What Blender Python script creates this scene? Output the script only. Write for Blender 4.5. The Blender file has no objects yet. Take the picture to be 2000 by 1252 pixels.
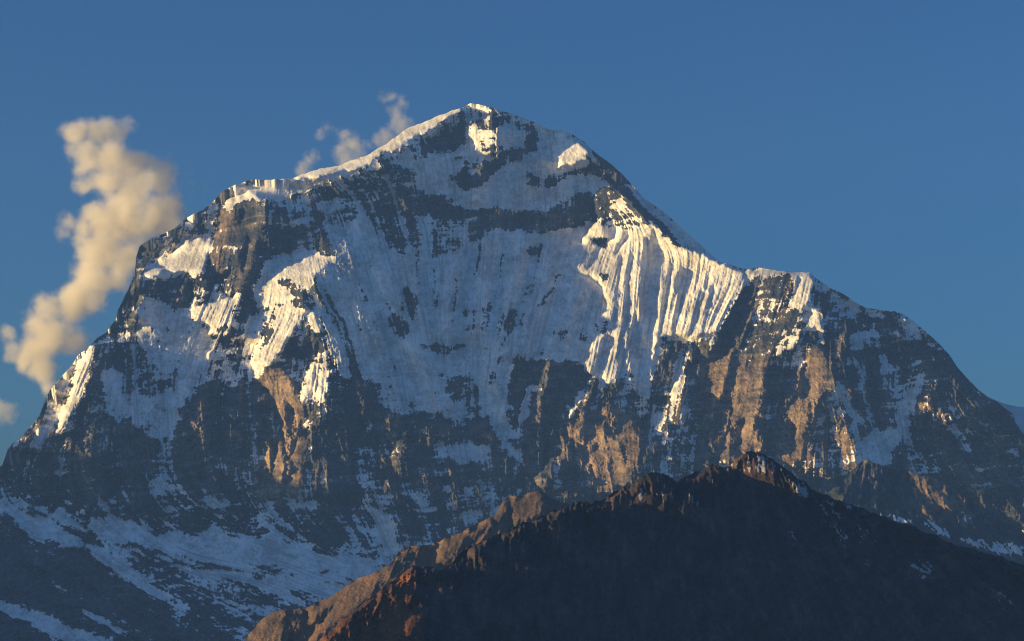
# Snow-covered Himalayan massif above dark foothills, low evening sun from the west.  1 unit = 100 m.
import bpy, math, random
import numpy as np
from mathutils import Vector

C = bpy.context.scene
FOC = 1000 / math.tan(math.radians(13.5))          # focal length in photo pixels (photo 2000 x 1252)
PITCH = math.radians(7.8)
CP, SP = math.cos(PITCH), math.sin(PITCH)
EL = math.radians(6.)                               # sun: height, and how far it stands in front of the face
BETA = math.radians(12.)
SUN = np.array([-math.cos(BETA) * math.cos(EL), -math.sin(BETA) * math.cos(EL), math.sin(EL)])
ITER2 = 2
RES, ITER, R_DET, Y_MASSIF, VERBOSE = 1.3, 14, 1., 210., False

# ---------------------------------------------------------------- camera
cam = bpy.data.cameras.new("camera")
cam.sensor_width = 36.
cam.lens = 18. / math.tan(math.radians(13.5))
cam.clip_start, cam.clip_end = .1, 20000.
camo = bpy.data.objects.new("camera", cam)
C.collection.objects.link(camo)
camo.location = (0, 0, 0)
camo.rotation_euler = (math.radians(90) + PITCH, 0, 0)
C.camera = camo

# ---------------------------------------------------------------- sky, sun, exposure
world = bpy.data.worlds.new("World")
C.world = world
world.use_nodes = True
wn = world.node_tree
sky = wn.nodes.new('ShaderNodeTexSky')
sky.sky_type = 'NISHITA'
sky.sun_disc = False
sky.sun_elevation = EL
sky.sun_rotation = -(math.pi / 2 + BETA)
sky.altitude = 800.
sky.air_density = 1.05
sky.dust_density = 2.5
sky.ozone_density = 5.5
wn.links.new(sky.outputs[0], wn.nodes['Background'].inputs[0])
wn.nodes['Background'].inputs[1].default_value = .096
sd = bpy.data.lights.new("sun", 'SUN')
sd.energy = 4.9
sd.angle = math.radians(.5)
sd.color = (1., .71, .27)
so = bpy.data.objects.new("sun", sd)
C.collection.objects.link(so)
so.rotation_euler = Vector(SUN).to_track_quat('Z', 'Y').to_euler()
C.view_settings.view_transform = 'Standard'
C.view_settings.look = 'None'
C.view_settings.exposure = .75
C.view_settings.gamma = 1.
C.cycles.volume_bounces = 14
C.cycles.use_denoising = True
C.cycles.use_adaptive_sampling = False
C.cycles.filter_width = 1.1
# ---------------------------------------------------------------- traced outlines (photo pixels, 2000 x 1252)
def pl(s):
    """'x,y x,y ...' -> list of points"""
    return [tuple(float(c) for c in q.split(',')) for q in s.split()]

SKY_MAIN = pl("-420,1090 -250,1010 -140,960 0,912 5,908 15,878 27,862 40,857 62,830 77,812 85,790 97,762 112,745 125,730 140,714 152,694 175,677 190,660 207,650 220,632 226,625 "
 "230,605 237,592 252,562 262,538 266,502 272,482 285,472 307,462 340,447 365,425 380,417 400,407 415,395 432,377 450,365 465,360 487,351 525,351 569,349 "
 "588,341 621,331 665,322 686,313 718,303 736,291 757,280 767,271 781,262 790,254 806,246 824,241 845,231 859,225 880,217 905,209 920,201 925,202 942,206 "
 "965,211 977,217 987,218 1005,224 1030,234 1050,242 1070,252 1085,256 1100,255 1115,261 1130,270 1140,277 1147,285 1155,292 1175,307 1190,317 1212,336 1235,362 "
 "1257,387 1280,402 1300,417 1325,440 1350,462 1375,485 1407,512 1425,516 1450,525 1465,526 1480,522 1500,525 1525,529 1550,532 1582,532 1590,541 1607,552 "
 "1625,565 1640,570 1660,582 1680,596 1690,601 1712,604 1740,609 1746,607 1767,616 1782,625 1805,645 1835,672 1855,695 1870,717 1890,740 1910,760 1930,776 "
 "1950,787 1977,807 1984,825 1997,845 2030,880 2140,950 2300,1030 2420,1080")
SKY_FAR = pl("1780,860 1850,800 1900,764 1922,771 1945,782 1962,789 1980,793 2000,796 2060,801 2140,792 2240,806 2420,840 2600,850 2800,905 3000,960 3200,1060 3300,1120")
SKY_BROWN = pl("430,1330 460,1280 483,1243 502,1218 516,1204 535,1196 552,1190 570,1191 585,1187 604,1185 618,1176 642,1168 660,1156 675,1146 689,1134 717,1124 741,1113 766,1099 775,1085 783,1075 800,1067 "
 "813,1066 835,1065 857,1058 868,1052 879,1047 901,1040 917,1031 945,1017 955,1012 967,1009 972,998 978,987 985,976 994,970 1010,968 1021,969 1035,962 1052,957 1066,965 1087,979 "
 "1108,983 1140,995 1200,1020 1300,1080 1400,1150 1500,1330")
SKY_DARK = pl("540,1345 580,1290 620,1252 645,1228 670,1209 700,1185 725,1168 752,1143 777,1132 788,1119 805,1105 818,1103 846,1108 868,1109 895,1088 912,1069 940,1056 967,1045 1000,1033 1021,1022 "
 "1052,1011 1070,1000 1105,990 1119,983 1140,982 1154,986 1170,979 1189,969 1200,961 1213,950 1238,943 1255,930 1273,924 1297,923 1308,929 1322,941 1336,934 1350,930 1364,920 1381,911 "
 "1395,906 1406,911 1420,913 1434,895 1451,888 1465,885 1483,885 1504,894 1525,909 1560,937 1595,962 1612,967 1630,976 1650,980 1700,1000 1750,1020 1785,1026 1800,1037 1832,1047 1870,1065 "
 "1900,1072 1950,1086 2000,1102 2140,1150 2420,1230")

LIT_MAIN = [pl(s) for s in """569,349 588,340 621,328 665,318 686,309 718,299 757,276 781,258 806,242 859,221 905,206 922,198 912,207 895,217 877,230 855,246 829,262 806,273 787,287 767,298 753,299 736,309 723,319 706,329 657,337 614,348
955,227 965,229 970,250 971,297 965,304 945,302 930,299 925,292 930,285 917,277 912,252 920,240 937,234
942,206 965,211 975,217 980,226 966,228 950,222 937,214
1132,277 1142,280 1149,297 1147,310 1125,320 1080,332 1095,316 1092,305 1105,292
1195,362 1232,395 1245,412 1265,430 1277,440 1302,457 1320,472 1337,485 1382,502 1407,514 1455,527 1450,562 1425,612 1400,650 1395,647 1370,655 1350,672 1337,660 1320,650 1300,655 1290,660 1272,690 1250,670 1236,640 1222,650 1210,660 1192,655 1172,645 1170,622 1177,610 1187,590 1180,582 1175,567 1167,552 1132,532 1116,517 1135,477 1147,457 1162,430 1160,415 1157,390 1162,375
1187,590 1200,600 1195,640 1175,665 1172,685 1160,725 1152,755 1130,797 1115,822 1105,822 1110,807 1132,780 1150,755 1150,730 1142,717 1142,700 1157,667 1172,645 1170,622 1177,610
1200,655 1210,655 1207,675 1205,715 1202,740 1185,752 1177,740 1182,712 1190,687 1195,675
1250,555 1247,577 1235,610 1227,640 1225,660 1232,690 1236,732 1237,775 1230,770 1225,745 1222,720 1225,690 1220,660 1222,640 1230,610 1237,577
1247,575 1250,615 1255,650 1257,675 1252,682 1250,650 1245,612
1300,505 1295,550 1287,585 1285,625 1282,662 1277,690 1272,707 1272,732 1277,750 1272,747 1269,725 1270,695 1277,670 1282,620 1287,562 1292,525
1350,670 1357,660 1347,685 1340,705 1332,732 1332,765 1310,767 1315,750 1327,717 1337,690
1310,765 1332,760 1332,817 1330,850 1337,877 1325,877 1322,850 1320,820 1312,890 1310,882 1317,840 1310,820 1300,825 1290,845 1287,840 1300,812
1300,700 1315,700 1310,737 1300,775 1296,770 1300,737
1292,860 1297,855 1300,890 1320,892 1315,902 1297,895
1207,750 1211,762 1209,787 1204,817 1201,825 1204,787 1206,770
1187,785 1189,815 1187,837 1185,830 1171,830 1180,800
1100,827 1110,822 1125,827 1145,805 1150,825 1170,830 1190,850 1200,860 1205,840 1210,835 1215,812 1225,795 1230,770 1237,770 1239,820 1245,860 1250,880 1242,905 1237,915 1240,935 1235,942 1220,947 1210,947 1195,962 1182,962 1162,962 1160,935 1157,915 1147,890 1140,870 1120,857 1107,847
1096,862 1097,872 1090,882 1087,877
1085,890 1075,915 1062,935 1060,955 1050,950 1042,937 1050,925 1067,910
1000,897 1005,897 1015,930 1012,932
1150,935 1152,937 1140,957 1137,955
1455,527 1500,523 1582,530 1587,550 1582,580 1567,607 1562,625 1577,622 1590,600 1600,602 1600,630 1610,647 1607,675 1600,677 1602,650 1585,640 1575,642 1550,680 1525,692 1512,700 1510,718 1502,725 1485,742 1490,757 1482,782 1475,800 1490,810 1485,840 1480,880 1467,885 1445,880 1450,840 1457,812 1440,820 1425,850 1427,875 1420,907 1405,907 1402,875 1415,855 1422,830 1432,787 1430,762 1432,700 1452,672 1465,640 1472,595 1474,565
1370,700 1425,690 1425,720 1415,740 1412,765 1400,785 1392,810 1377,840 1370,872 1375,850 1390,807 1395,780 1390,772 1375,777 1380,757 1375,730
1362,665 1405,650 1395,675 1382,697 1390,725 1372,730 1370,707 1360,685 1355,672
1392,820 1395,830 1390,880 1386,875
1580,672 1600,680 1612,690 1620,712 1625,737 1631,757 1612,765 1607,777 1585,782 1577,800 1570,785 1575,770 1562,742 1572,717 1572,700
1575,775 1585,780 1580,812 1575,837 1572,870 1565,900 1550,920 1520,900 1532,880 1550,855 1550,835 1535,812 1542,792 1555,767 1570,775
1582,862 1590,900 1585,920 1565,932 1572,907 1577,880
1622,777 1630,792 1642,810 1650,827 1660,855 1672,872 1672,905 1662,920 1645,920 1640,895 1645,880 1639,850 1642,827 1632,805
1817,687 1820,700 1817,725 1825,762 1820,780 1817,800 1805,810 1785,820 1787,802 1800,775 1802,745 1812,720
1835,800 1845,805 1855,832 1835,830
1741,608 1748,606 1749,616 1742,617
1750,620 1757,617 1758,625 1750,625
1764,618 1772,618 1774,630 1764,632
1757,645 1761,645 1759,662 1755,662
189,662 180,687 175,725 165,760 150,797 135,815 125,840 107,855 105,850 117,812 132,780 140,755 150,712 162,692
75,815 40,870 32,877 12,887 3,905 15,872 40,855
82,807 75,850 67,890 62,885 70,837 77,812
115,747 107,780 102,775 110,750
55,903 60,905 58,925 53,920
295,547 282,580 267,620 245,644 260,612 272,585 285,560
266,500 282,515 282,530 272,552 270,585 257,580 262,540
417,465 412,487 402,505 397,530 375,542 367,540 370,532 340,532 325,525 297,547 282,545 282,530 305,517 340,490 365,475 395,465
440,392 500,375 510,390 512,415 510,465 500,480 495,510 487,530 482,552 472,572 437,577 432,560 450,530 420,537 417,515 407,500 420,460 432,427 435,412
375,542 400,532 407,560 392,580 385,592 375,570
385,580 390,595 400,595 420,585 435,576 450,580 475,570 460,602 450,627 443,660 426,662 422,655 406,653 405,635 390,627 375,625 370,605 377,582
425,671 410,690 405,710 400,735 394,745 395,730 400,705 410,685
394,747 402,755 407,780 380,775 390,755
635,447 640,465 662,495 662,510 630,530 610,545 605,565 605,590 595,610 585,635 575,653 560,670 540,700 525,720 510,732 495,740 487,744 485,732 492,712 492,700 507,662 517,622 510,597 517,567 527,550 537,540 562,522 590,507 620,490 615,470
600,605 615,610 625,632 627,657 640,665 644,677 640,697 625,685 617,670 605,647 597,632
622,685 642,697 642,725 637,762 635,785 620,817 605,830 597,840 592,832 602,812 605,785 615,750 620,720 612,760 592,790 585,775 592,750 607,712
525,712 540,717 555,722 565,740 580,760 590,790 592,825 587,840 575,805 562,785 560,825 560,862 555,865 550,825 542,800 530,785 520,760 495,742 507,730
550,840 547,865 555,902 545,935 550,960 532,970 532,935 535,900 537,872
585,845 600,850 597,890 592,915 597,952 572,965 552,967 560,945 570,922 567,900 577,872
517,885 520,915 517,965 500,975 502,957 512,935 512,897
802,820 797,840 785,862 782,870 785,890 782,895 770,940 767,922 767,890 772,878 785,850
725,880 735,867 745,875 745,902 737,902 735,880 727,887
701,865 705,865 709,905 704,905
645,835 648,838 648,865 645,867
149,920 153,940 152,958 148,958
607,900 620,895 620,915 612,920
490,843 494,843 494,860 491,860
497,780 515,770 516,780 505,795
647,690 657,700 660,712 655,705""".split('\n')]

# pockets of shade inside the lit areas
DARK_MAIN = [pl(s) for s in """1462,562 1474,565 1472,595 1465,640 1450,672 1432,690 1425,687 1410,700 1390,707 1387,692 1400,672 1402,650 1420,620 1440,587
1277,445 1285,470 1293,500 1290,525 1282,587 1275,650 1272,687 1267,725 1264,750 1245,740 1240,725 1257,685 1255,650 1247,575 1255,525 1267,480
1332,522 1350,527 1354,545 1345,565 1330,612 1320,650 1315,647 1322,605 1327,570 1315,562 1320,542
1305,532 1312,515 1311,550 1302,592 1292,650 1287,660 1292,612 1300,562
1190,420 1205,447 1200,465 1187,475 1182,460 1182,430
1212,500 1216,500 1212,537 1206,575 1197,620 1194,650 1191,640 1200,600 1207,550
1240,612 1250,640 1254,670 1250,685 1242,690 1236,725 1232,690 1234,650
1222,607 1215,650 1210,712 1222,720 1220,660 1230,620
1212,865 1220,875 1222,895 1225,905 1212,900 1210,880
1157,875 1170,865 1172,872 1160,882
1430,700 1437,705 1430,790 1424,840 1418,850 1426,780
1482,812 1475,840 1466,830 1468,812
1424,862 1442,845 1440,880 1428,905
462,407 477,407 475,420 465,440 460,427
482,460 490,465 482,502 475,535 472,500
405,550 425,540 435,560 430,590 405,595 395,590
575,640 590,640 585,665 575,690
1155,467 1187,467 1186,476 1157,475
1587,605 1580,625 1570,640 1560,640 1575,615
1385,560 1396,556 1390,600 1375,640 1370,640 1380,595
1365,570 1372,565 1362,620 1350,655 1345,655 1358,600
1415,560 1425,560 1412,590 1390,635 1386,635 1402,590
1232,500 1238,500 1230,545 1222,590 1218,590 1226,545
1262,460 1268,470 1262,500 1252,520 1250,515 1258,490
1225,450 1229,462 1215,480 1203,500 1200,497 1214,470
1170,480 1174,482 1160,510 1150,525 1146,525 1158,500
1560,540 1566,545 1550,580 1535,600 1533,595 1548,570""".split('\n')]

# everything under this line lies in the shade of the ridge west of the view
EXT_MAIN = pl("-500,830 -140,890 0,905 60,930 110,890 130,850 200,900 300,935 430,962 550,978 1000,1035 1150,1058 1300,1400 -500,1400")

# (amount of snow 0..1, outline), painted in order
SNOW_MAIN = [(float(s.split(' ', 1)[0]), pl(s.split(' ', 1)[1])) for s in """.3 0,912 200,900 420,930 760,900 900,930 1040,950 940,1050 760,1120 500,1060 200,1030 0,1000
.9 569,345 620,325 686,308 757,275 781,257 806,240 859,220 920,195 1005,220 1070,248 1100,250 1150,285 1195,362 1245,412 1265,430 1302,457 1407,510 1455,523 1450,562 1400,650 1350,672 1300,655 1290,660 1270,760 1240,810 1235,720 1205,740 1180,752 1150,730 1142,705 1075,703 1020,700 1000,730 985,790 1000,850 1010,890 990,870 960,830 940,790 930,760 900,830 870,820 830,790 810,800 760,800 700,740 670,740 650,700 640,640 610,570 660,510 620,470 640,440 700,420 560,400 490,372 487,348
.92 275,590 262,640 270,675 287,705 295,735 315,745 350,720 335,760 310,765 300,775 260,765 240,775 255,820 280,845 310,857 330,850 350,815 375,775 385,760 400,720 425,670 405,650 375,625 360,600 330,590 290,575
.75 240,770 300,775 330,790 300,845 270,835 250,815
.8 220,707 237,740 240,775 245,812 235,825 212,820 207,787 200,750
.5 170,780 200,760 205,820 190,850 175,830
.88 189,662 180,687 175,725 165,760 150,797 135,815 125,840 107,855 105,850 117,812 132,780 140,755 150,712 162,692
.5 100,765 125,735 150,700 130,760 112,815 95,850 85,850
.6 40,857 27,880 15,890 10,885 25,865
.45 190,665 240,645 300,700 310,760 255,765 235,720 210,690 195,700
.38 487,352 450,365 432,377 400,407 365,425 307,462 272,482 266,502 282,530 305,517 340,490 365,475 417,465 432,427 440,392 457,385
.85 487,351 525,349 570,349 590,360 560,372 500,376 460,386 470,372
.9 440,392 455,388 500,376 560,362 590,364 592,372 560,378 510,384 478,404 462,402 452,412 436,414
.33 435,412 462,402 500,385 512,392 530,400 600,370 640,355 690,340 745,305 755,345 735,420 700,440 660,430 640,445 620,480 612,487 550,492 520,510 500,560 480,580 430,590 385,595 375,545 407,500 420,460
.2 520,400 560,410 575,450 610,470 610,485 550,492 520,510 500,560 488,560 500,480 512,465
.13 436,408 462,400 500,386 512,392 512,465 500,560 480,574 435,577 407,500 420,460
.8 570,435 600,425 625,425 610,440 575,440
.85 615,400 660,388 672,412 640,420
.6 610,455 640,425 645,430 625,460
.95 417,465 412,487 402,505 397,530 375,542 367,540 370,532 330,535 297,547 282,545 282,530 305,517 340,490 365,475 395,465
.1 297,549 370,543 375,570 385,592 360,607 335,600 310,580 285,567
.8 330,570 350,565 355,570 335,575
.92 385,580 390,597 400,597 420,588 435,578 450,580 475,570 460,602 450,627 443,660 426,662 422,655 406,653 405,635 390,627 370,620 370,605 377,582
.25 425,640 445,630 440,650 425,655
.9 495,590 500,555 512,530 525,510 550,492 612,487 635,500 662,505 660,520 630,530 610,545 605,565 600,605 585,635 560,672 540,705 510,735 487,744 485,732 492,700 507,662 517,622 510,597
.3 530,545 560,545 595,565 603,570 600,600 585,600 565,590 540,605 525,610 515,600 535,580 560,565
.85 535,578 565,565 572,572 560,590 535,600
.3 615,470 635,447 642,465 660,495 655,505 640,500 625,492
.2 515,618 540,618 535,640 515,680 505,690 512,650
.8 485,615 512,622 507,662 482,712 475,720
.8 467,637 457,675 440,740 435,730 450,682
.8 455,730 482,732 467,750 447,762
.6 425,671 445,680 440,720 420,745 395,745 400,705 410,685
.85 597,687 592,725 577,742 585,712
.75 622,685 642,697 642,725 637,755 625,785 612,790 618,740 612,760 592,790 585,775 592,750 607,712
.8 600,605 615,610 627,640 620,650 605,640
.06 495,742 525,712 545,720 565,740 580,770 590,800 592,830 600,850 597,952 500,975 517,885 550,840 520,760
.1 1100,827 1145,805 1240,800 1255,880 1240,945 1162,962 1140,870
.1 1370,700 1425,690 1500,740 1480,880 1400,905 1377,840
.1 1575,690 1612,690 1631,757 1580,800 1572,900 1520,900 1540,810
.5 600,795 635,770 625,815 600,840
.85 552,700 557,712 558,720 545,720 550,712
.42 725,315 740,302 775,295 810,272 840,252 875,230 905,212 920,207 955,213 962,227 930,235 912,247 915,262 875,265 845,275 820,300 808,312 800,290 770,310 740,325 715,335
.12 840,270 870,262 910,262 913,280 895,285 875,297 850,295 825,305 812,315 820,290
.45 912,207 942,206 975,217 1050,245 1060,252 1030,260 985,240 972,285 970,300 925,292 915,260
.12 870,335 895,340 910,315 955,315 980,297 972,285 995,290 1025,280 1040,247 1060,252 1050,292 1005,310 980,330 955,350 940,365 915,373 892,360 877,350
.8 912,330 935,328 935,332 912,334
.3 885,305 900,302 903,310 885,318
.2 1017,335 1050,345 1080,345 1120,330 1150,327 1145,340 1105,352 1080,365 1055,367 1025,360 1040,352
.36 685,377 710,375 745,340 725,330 755,305 810,335 820,365 840,382 880,380 897,402 930,410 960,402 1005,412 1020,420 1055,412 1090,397 1130,375 1155,370 1160,430 1140,440 1105,447 1037,457 980,450 950,460 930,472 905,455 855,450 820,440 800,460 785,480 750,470 735,442 715,412
.16 900,400 930,412 960,402 1005,412 1055,412 1090,397 1130,375 1155,370 1163,430 1135,440 1105,447 1040,457 980,450 950,462 900,435 830,425 760,410 780,385 840,385
.35 735,450 785,455 830,450 930,465 915,480 880,490 850,512 840,500 830,470 815,485 795,480 790,500 770,495 750,480
.4 1157,375 1195,362 1232,395 1262,430 1262,445 1235,450 1205,450 1180,435 1160,432
.9 1180,410 1215,385 1230,398 1205,405 1178,414
.05 1155,467 1187,467 1187,482 1157,480
.26 777,555 790,565 810,575 820,590 815,620 800,625 785,600
.3 755,610 790,620 805,640 790,660 770,650
.28 905,610 925,605 945,590 960,585 965,610 970,625 955,640 935,650 920,655 910,630
.26 990,580 997,580 985,615 1010,600 1005,635 990,655 970,660 965,640 980,620
.27 815,670 850,675 880,680 882,690 865,697 850,690 820,678
.25 1055,585 1062,575 1080,558 1078,565 1062,588
.2 1052,530 1064,524 1066,530 1055,535
.25 1028,490 1034,482 1052,487 1050,500 1036,495
.2 1080,660 1095,650 1105,632 1110,655 1095,668
.3 1125,655 1150,645 1160,655 1150,672 1130,670
.25 1170,535 1200,545 1205,550 1172,550
.3 855,730 880,735 905,730 930,735 920,760 890,755 870,745
.3 955,730 965,720 960,765 950,750
.25 1160,625 1190,620 1188,650 1162,660
.9 1040,746 1057,760 1042,765 1032,812 1012,835 1020,775
.85 960,800 995,770 992,800 975,817 1005,842 997,855 1000,880 1025,900 1025,910 1000,892 975,865 955,830
.85 815,765 850,787 900,795 900,820 862,817 837,800
.85 912,812 940,802 955,807 945,822 917,825
.9 842,862 872,867 925,865 927,875 957,870 950,895 925,900 905,910 887,900 860,882
.6 1095,820 1112,780 1117,785 1100,815
.5 1050,905 1060,880 1085,872 1065,905
.85 746,746 769,719 785,746 797,785 801,805 762,801 742,785
.85 676,668 699,738 683,738 668,683
.2 699,738 746,750 738,785 758,840 707,801
.25 801,777 855,824 879,860 840,855 793,793
.85 809,770 840,762 910,793 918,813 863,816 832,801
.25 851,723 902,746 938,746 930,801 879,781 863,754
.85 930,715 949,719 945,758 930,754
.88 969,668 1008,699 992,746 996,801 969,809 957,785 965,723
.88 949,824 996,820 1008,856 992,871 1004,895 973,863
.15 918,817 957,820 965,871 879,863
.12 1015,705 1075,706 1140,708 1150,745 1130,780 1100,800 1060,820 1045,800 1050,765 1040,745 1030,770 1010,800 1000,790 1000,740
.9 1040,746 1057,760 1042,765 1032,812 1012,835 1020,775
.5 700,880 735,885 770,890 765,870 740,860
.9 720,1000 735,995 762,1010 770,1027 772,1052 782,1075 767,1090 760,1072 742,1052 745,1020
.7 687,1015 720,1025 722,1035 700,1040
.8 750,965 765,955 765,985 745,982
.8 812,972 835,975 840,987 825,990
.85 905,955 920,952 927,965 917,982 900,967
.85 895,1010 905,992 935,992 940,1015 915,1030
.7 867,950 882,950 905,965 900,970
.85 275,928 295,934 323,928 326,965 304,965 295,942
.7 267,976 337,987 349,1001 309,987
.75 380,970 422,979 450,981 439,993 408,987
.6 208,973 233,976 253,993 202,984
.6 329,937 360,962 343,965
.88 -420,1000 -100,985 10,985 22,979 39,962 65,993 87,990 96,1004 118,986 146,1021 169,1032 183,1010 217,1000 242,1021 281,1021 309,1049 337,1038 374,1049 405,1035 415,1022 422,1022 457,1062 480,1040 500,1057 535,1032 545,1040 553,1040 560,1060 592,1065 612,1080 640,1085 672,1077 695,1090 732,1095 748,1110 760,1150 700,1130 640,1120 560,1110 500,1100 450,1100 400,1090 330,1075 280,1065 215,1055 170,1040 140,1027 100,1010 60,995 22,985 -100,1000 -420,1020
.5 450,1095 560,1105 640,1115 700,1125 760,1145 720,1180 640,1200 560,1180 480,1160 400,1130 330,1100 280,1080 350,1080
.85 500,1140 580,1150 660,1172 700,1165 690,1150 600,1135 520,1125
.42 180,1060 280,1075 400,1130 480,1170 560,1190 600,1230 540,1260 450,1260 400,1210 330,1190 250,1130
.88 -420,985 0,991 34,996 93,1018 135,1043 183,1069 225,1083 281,1133 337,1176 309,1170 253,1136 197,1097 169,1066 135,1069 84,1043 90,1063 56,1046 28,1012 0,998 -420,1005
.85 -200,1150 0,1171 56,1192 127,1218 197,1246 225,1262 127,1256 79,1229 28,1204 0,1192 -200,1170
.8 141,1187 197,1204 239,1223 259,1240 225,1237 197,1215
.75 1592,545 1625,565 1660,582 1680,596 1672,620 1640,622 1627,607 1630,582 1600,567
.7 1690,601 1740,609 1735,622 1692,620
.75 1680,642 1700,640 1712,650 1715,670 1660,685 1660,660
.7 1655,685 1670,717 1655,715
.9 1727,687 1740,705 1747,732 1732,727 1725,700
.75 1680,712 1695,725 1680,767 1672,762
.75 1635,740 1662,775 1680,812 1670,812 1635,770
.85 1810,720 1800,750 1797,775 1782,805 1755,830 1750,817 1770,762
.92 1675,865 1700,840 1725,842 1750,837 1775,817 1770,842 1750,872 1735,912 1712,905 1695,895 1675,907
.85 1632,760 1655,775 1690,825 1690,840 1655,800
0.24 1830,820 1900,800 1990,860 2420,1090 2420,1120 2000,1070 1850,930
.75 1847,810 1880,855 1912,897 1905,895 1850,842
.8 1720,1006 1750,1010 1800,1014 1760,1016
.8 1787,1024 1837,1025 1862,1045 1925,1060 2000,1070 1890,1065 1850,1052 1825,1035
.6 1750,600 1782,625 1800,645 1845,700 1860,710 1820,680 1790,655 1765,640
.9 1405,510 1455,523 1500,523 1582,530 1587,550 1582,580 1567,607 1540,605 1550,570 1560,545 1500,533 1455,545
.9 1545,682 1552,675 1577,640 1577,622 1590,600 1602,602 1602,630 1610,647 1607,675 1598,670 1600,650 1585,642 1575,645
.8 1510,700 1525,692 1540,640 1530,640
.9 1485,742 1510,705 1512,702 1497,735
.7 1242,770 1277,765 1275,800 1255,825 1245,800
.85 1350,670 1357,660 1347,685 1340,705 1332,732 1332,765 1312,765 1315,750 1327,717 1337,690
.6 1310,765 1332,760 1325,800 1300,825 1300,805
.05 1462,562 1474,565 1472,595 1465,640 1450,672 1432,690 1410,702 1390,707 1387,692 1400,672 1402,650 1420,620 1440,587
.5 1150,740 1155,740 1130,785 1115,822 1105,822 1112,805
.85 1147,283 1175,303 1212,332 1257,383 1300,413 1350,458 1410,512 1382,503 1320,473 1265,430 1195,362 1155,330
.1 1155,288 1175,300 1212,328 1240,360 1237,374 1205,347 1175,320 1158,305
.06 1148,302 1172,328 1215,362 1250,394 1285,430 1320,464 1345,487 1335,488 1303,462 1260,428 1228,398 1194,364 1170,346 1148,332
.95 1450,532 1470,540 1465,555 1445,560""".split('\n')]

# ochre rock, mostly warm sunlight painted into the colour of lit faces (0 grey .. 1 ochre)
OCHRE_LIT_MAIN = [(float(s.split(' ', 1)[0]), pl(s.split(' ', 1)[1])) for s in """.9 487,744 525,705 560,720 600,790 605,840 600,980 490,985 500,900 540,840
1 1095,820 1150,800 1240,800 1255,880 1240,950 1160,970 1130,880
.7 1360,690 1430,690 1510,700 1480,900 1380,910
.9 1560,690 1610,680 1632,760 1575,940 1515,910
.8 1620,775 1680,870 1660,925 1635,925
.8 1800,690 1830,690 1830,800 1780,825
.7 435,405 480,405 490,440 430,460
.35 405,460 510,465 490,570 375,595""".split('\n')]

FALL_MAIN = [tuple(float(c) for c in q.split(',')) for q in """660,520,.38,1 640,620,.42,1 760,650,.42,1 700,460,.3,1 740,560,.35,1 820,520,.06,1 950,520,-.1,1 900,620,0,1 1050,600,-.28,1 1120,600,-.38,1 1160,500,-.38,1
1200,500,-.3,1 1240,600,-.1,1 1200,650,-.25,1 1270,560,-.06,1 1330,580,-.3,1 1400,580,-.45,1 1440,600,-.55,1 1360,520,-.1,1 1500,650,-.3,1 1550,650,-.5,1 1560,560,-.3,1 420,610,-.38,1 550,650,-.55,1 150,740,-.4,1 110,800,-.3,1 60,860,-.5,1
340,640,-.2,1 290,650,.3,1 400,670,-.5,1 310,780,.1,1 620,760,-.3,1 1900,900,.7,1 1800,720,-.4,1 1650,770,.5,1 1940,1000,.9,1 300,1150,1,.55 100,1020,1,.42 100,1200,1,.42 500,1100,1,.22 650,1120,1,.28 400,1080,1,.2 500,1200,1,.5
750,1030,.35,1 900,900,.2,1 700,780,.35,1 1000,760,-.25,1 560,780,.25,1 575,900,-.1,1 1180,880,.25,1 1120,780,-.5,1 1230,800,-.05,1 1310,800,-.2,1 1450,780,-.25,1 1590,720,0,1 1590,850,-.2,1 1650,850,.3,1 450,480,-.1,1 350,510,-.6,1 950,340,0,1
1050,320,.1,1 800,340,.3,1 700,330,.8,.6 1230,380,.8,.8 1320,460,.7,.7 1850,660,.8,.8 1700,650,.3,1 1930,800,.8,.8""".split()]
# flute strength: (u, v, radius, strength)
FLUTE_MAIN = [tuple(float(c) for c in q.split(',')) for q in """1220,540,70,.85 1330,580,80,1.25 1400,580,70,1.25 1190,680,60,1.1 430,610,40,1.2 150,740,45,1.4 550,660,50,1.1 620,740,40,1.4 1540,560,50,1.1 350,510,45,-.9 580,520,35,-.6 700,325,50,-.8 1110,305,45,-.8 1440,550,18,-.6 950,330,80,-.6 1060,310,70,-.5 880,350,60,-.5 1030,370,70,-.4 500,360,50,-.7 330,640,70,-.4 900,560,160,.3 1050,600,90,.4 720,560,90,.45 680,680,60,.4 800,480,70,.3""".split()]

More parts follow.
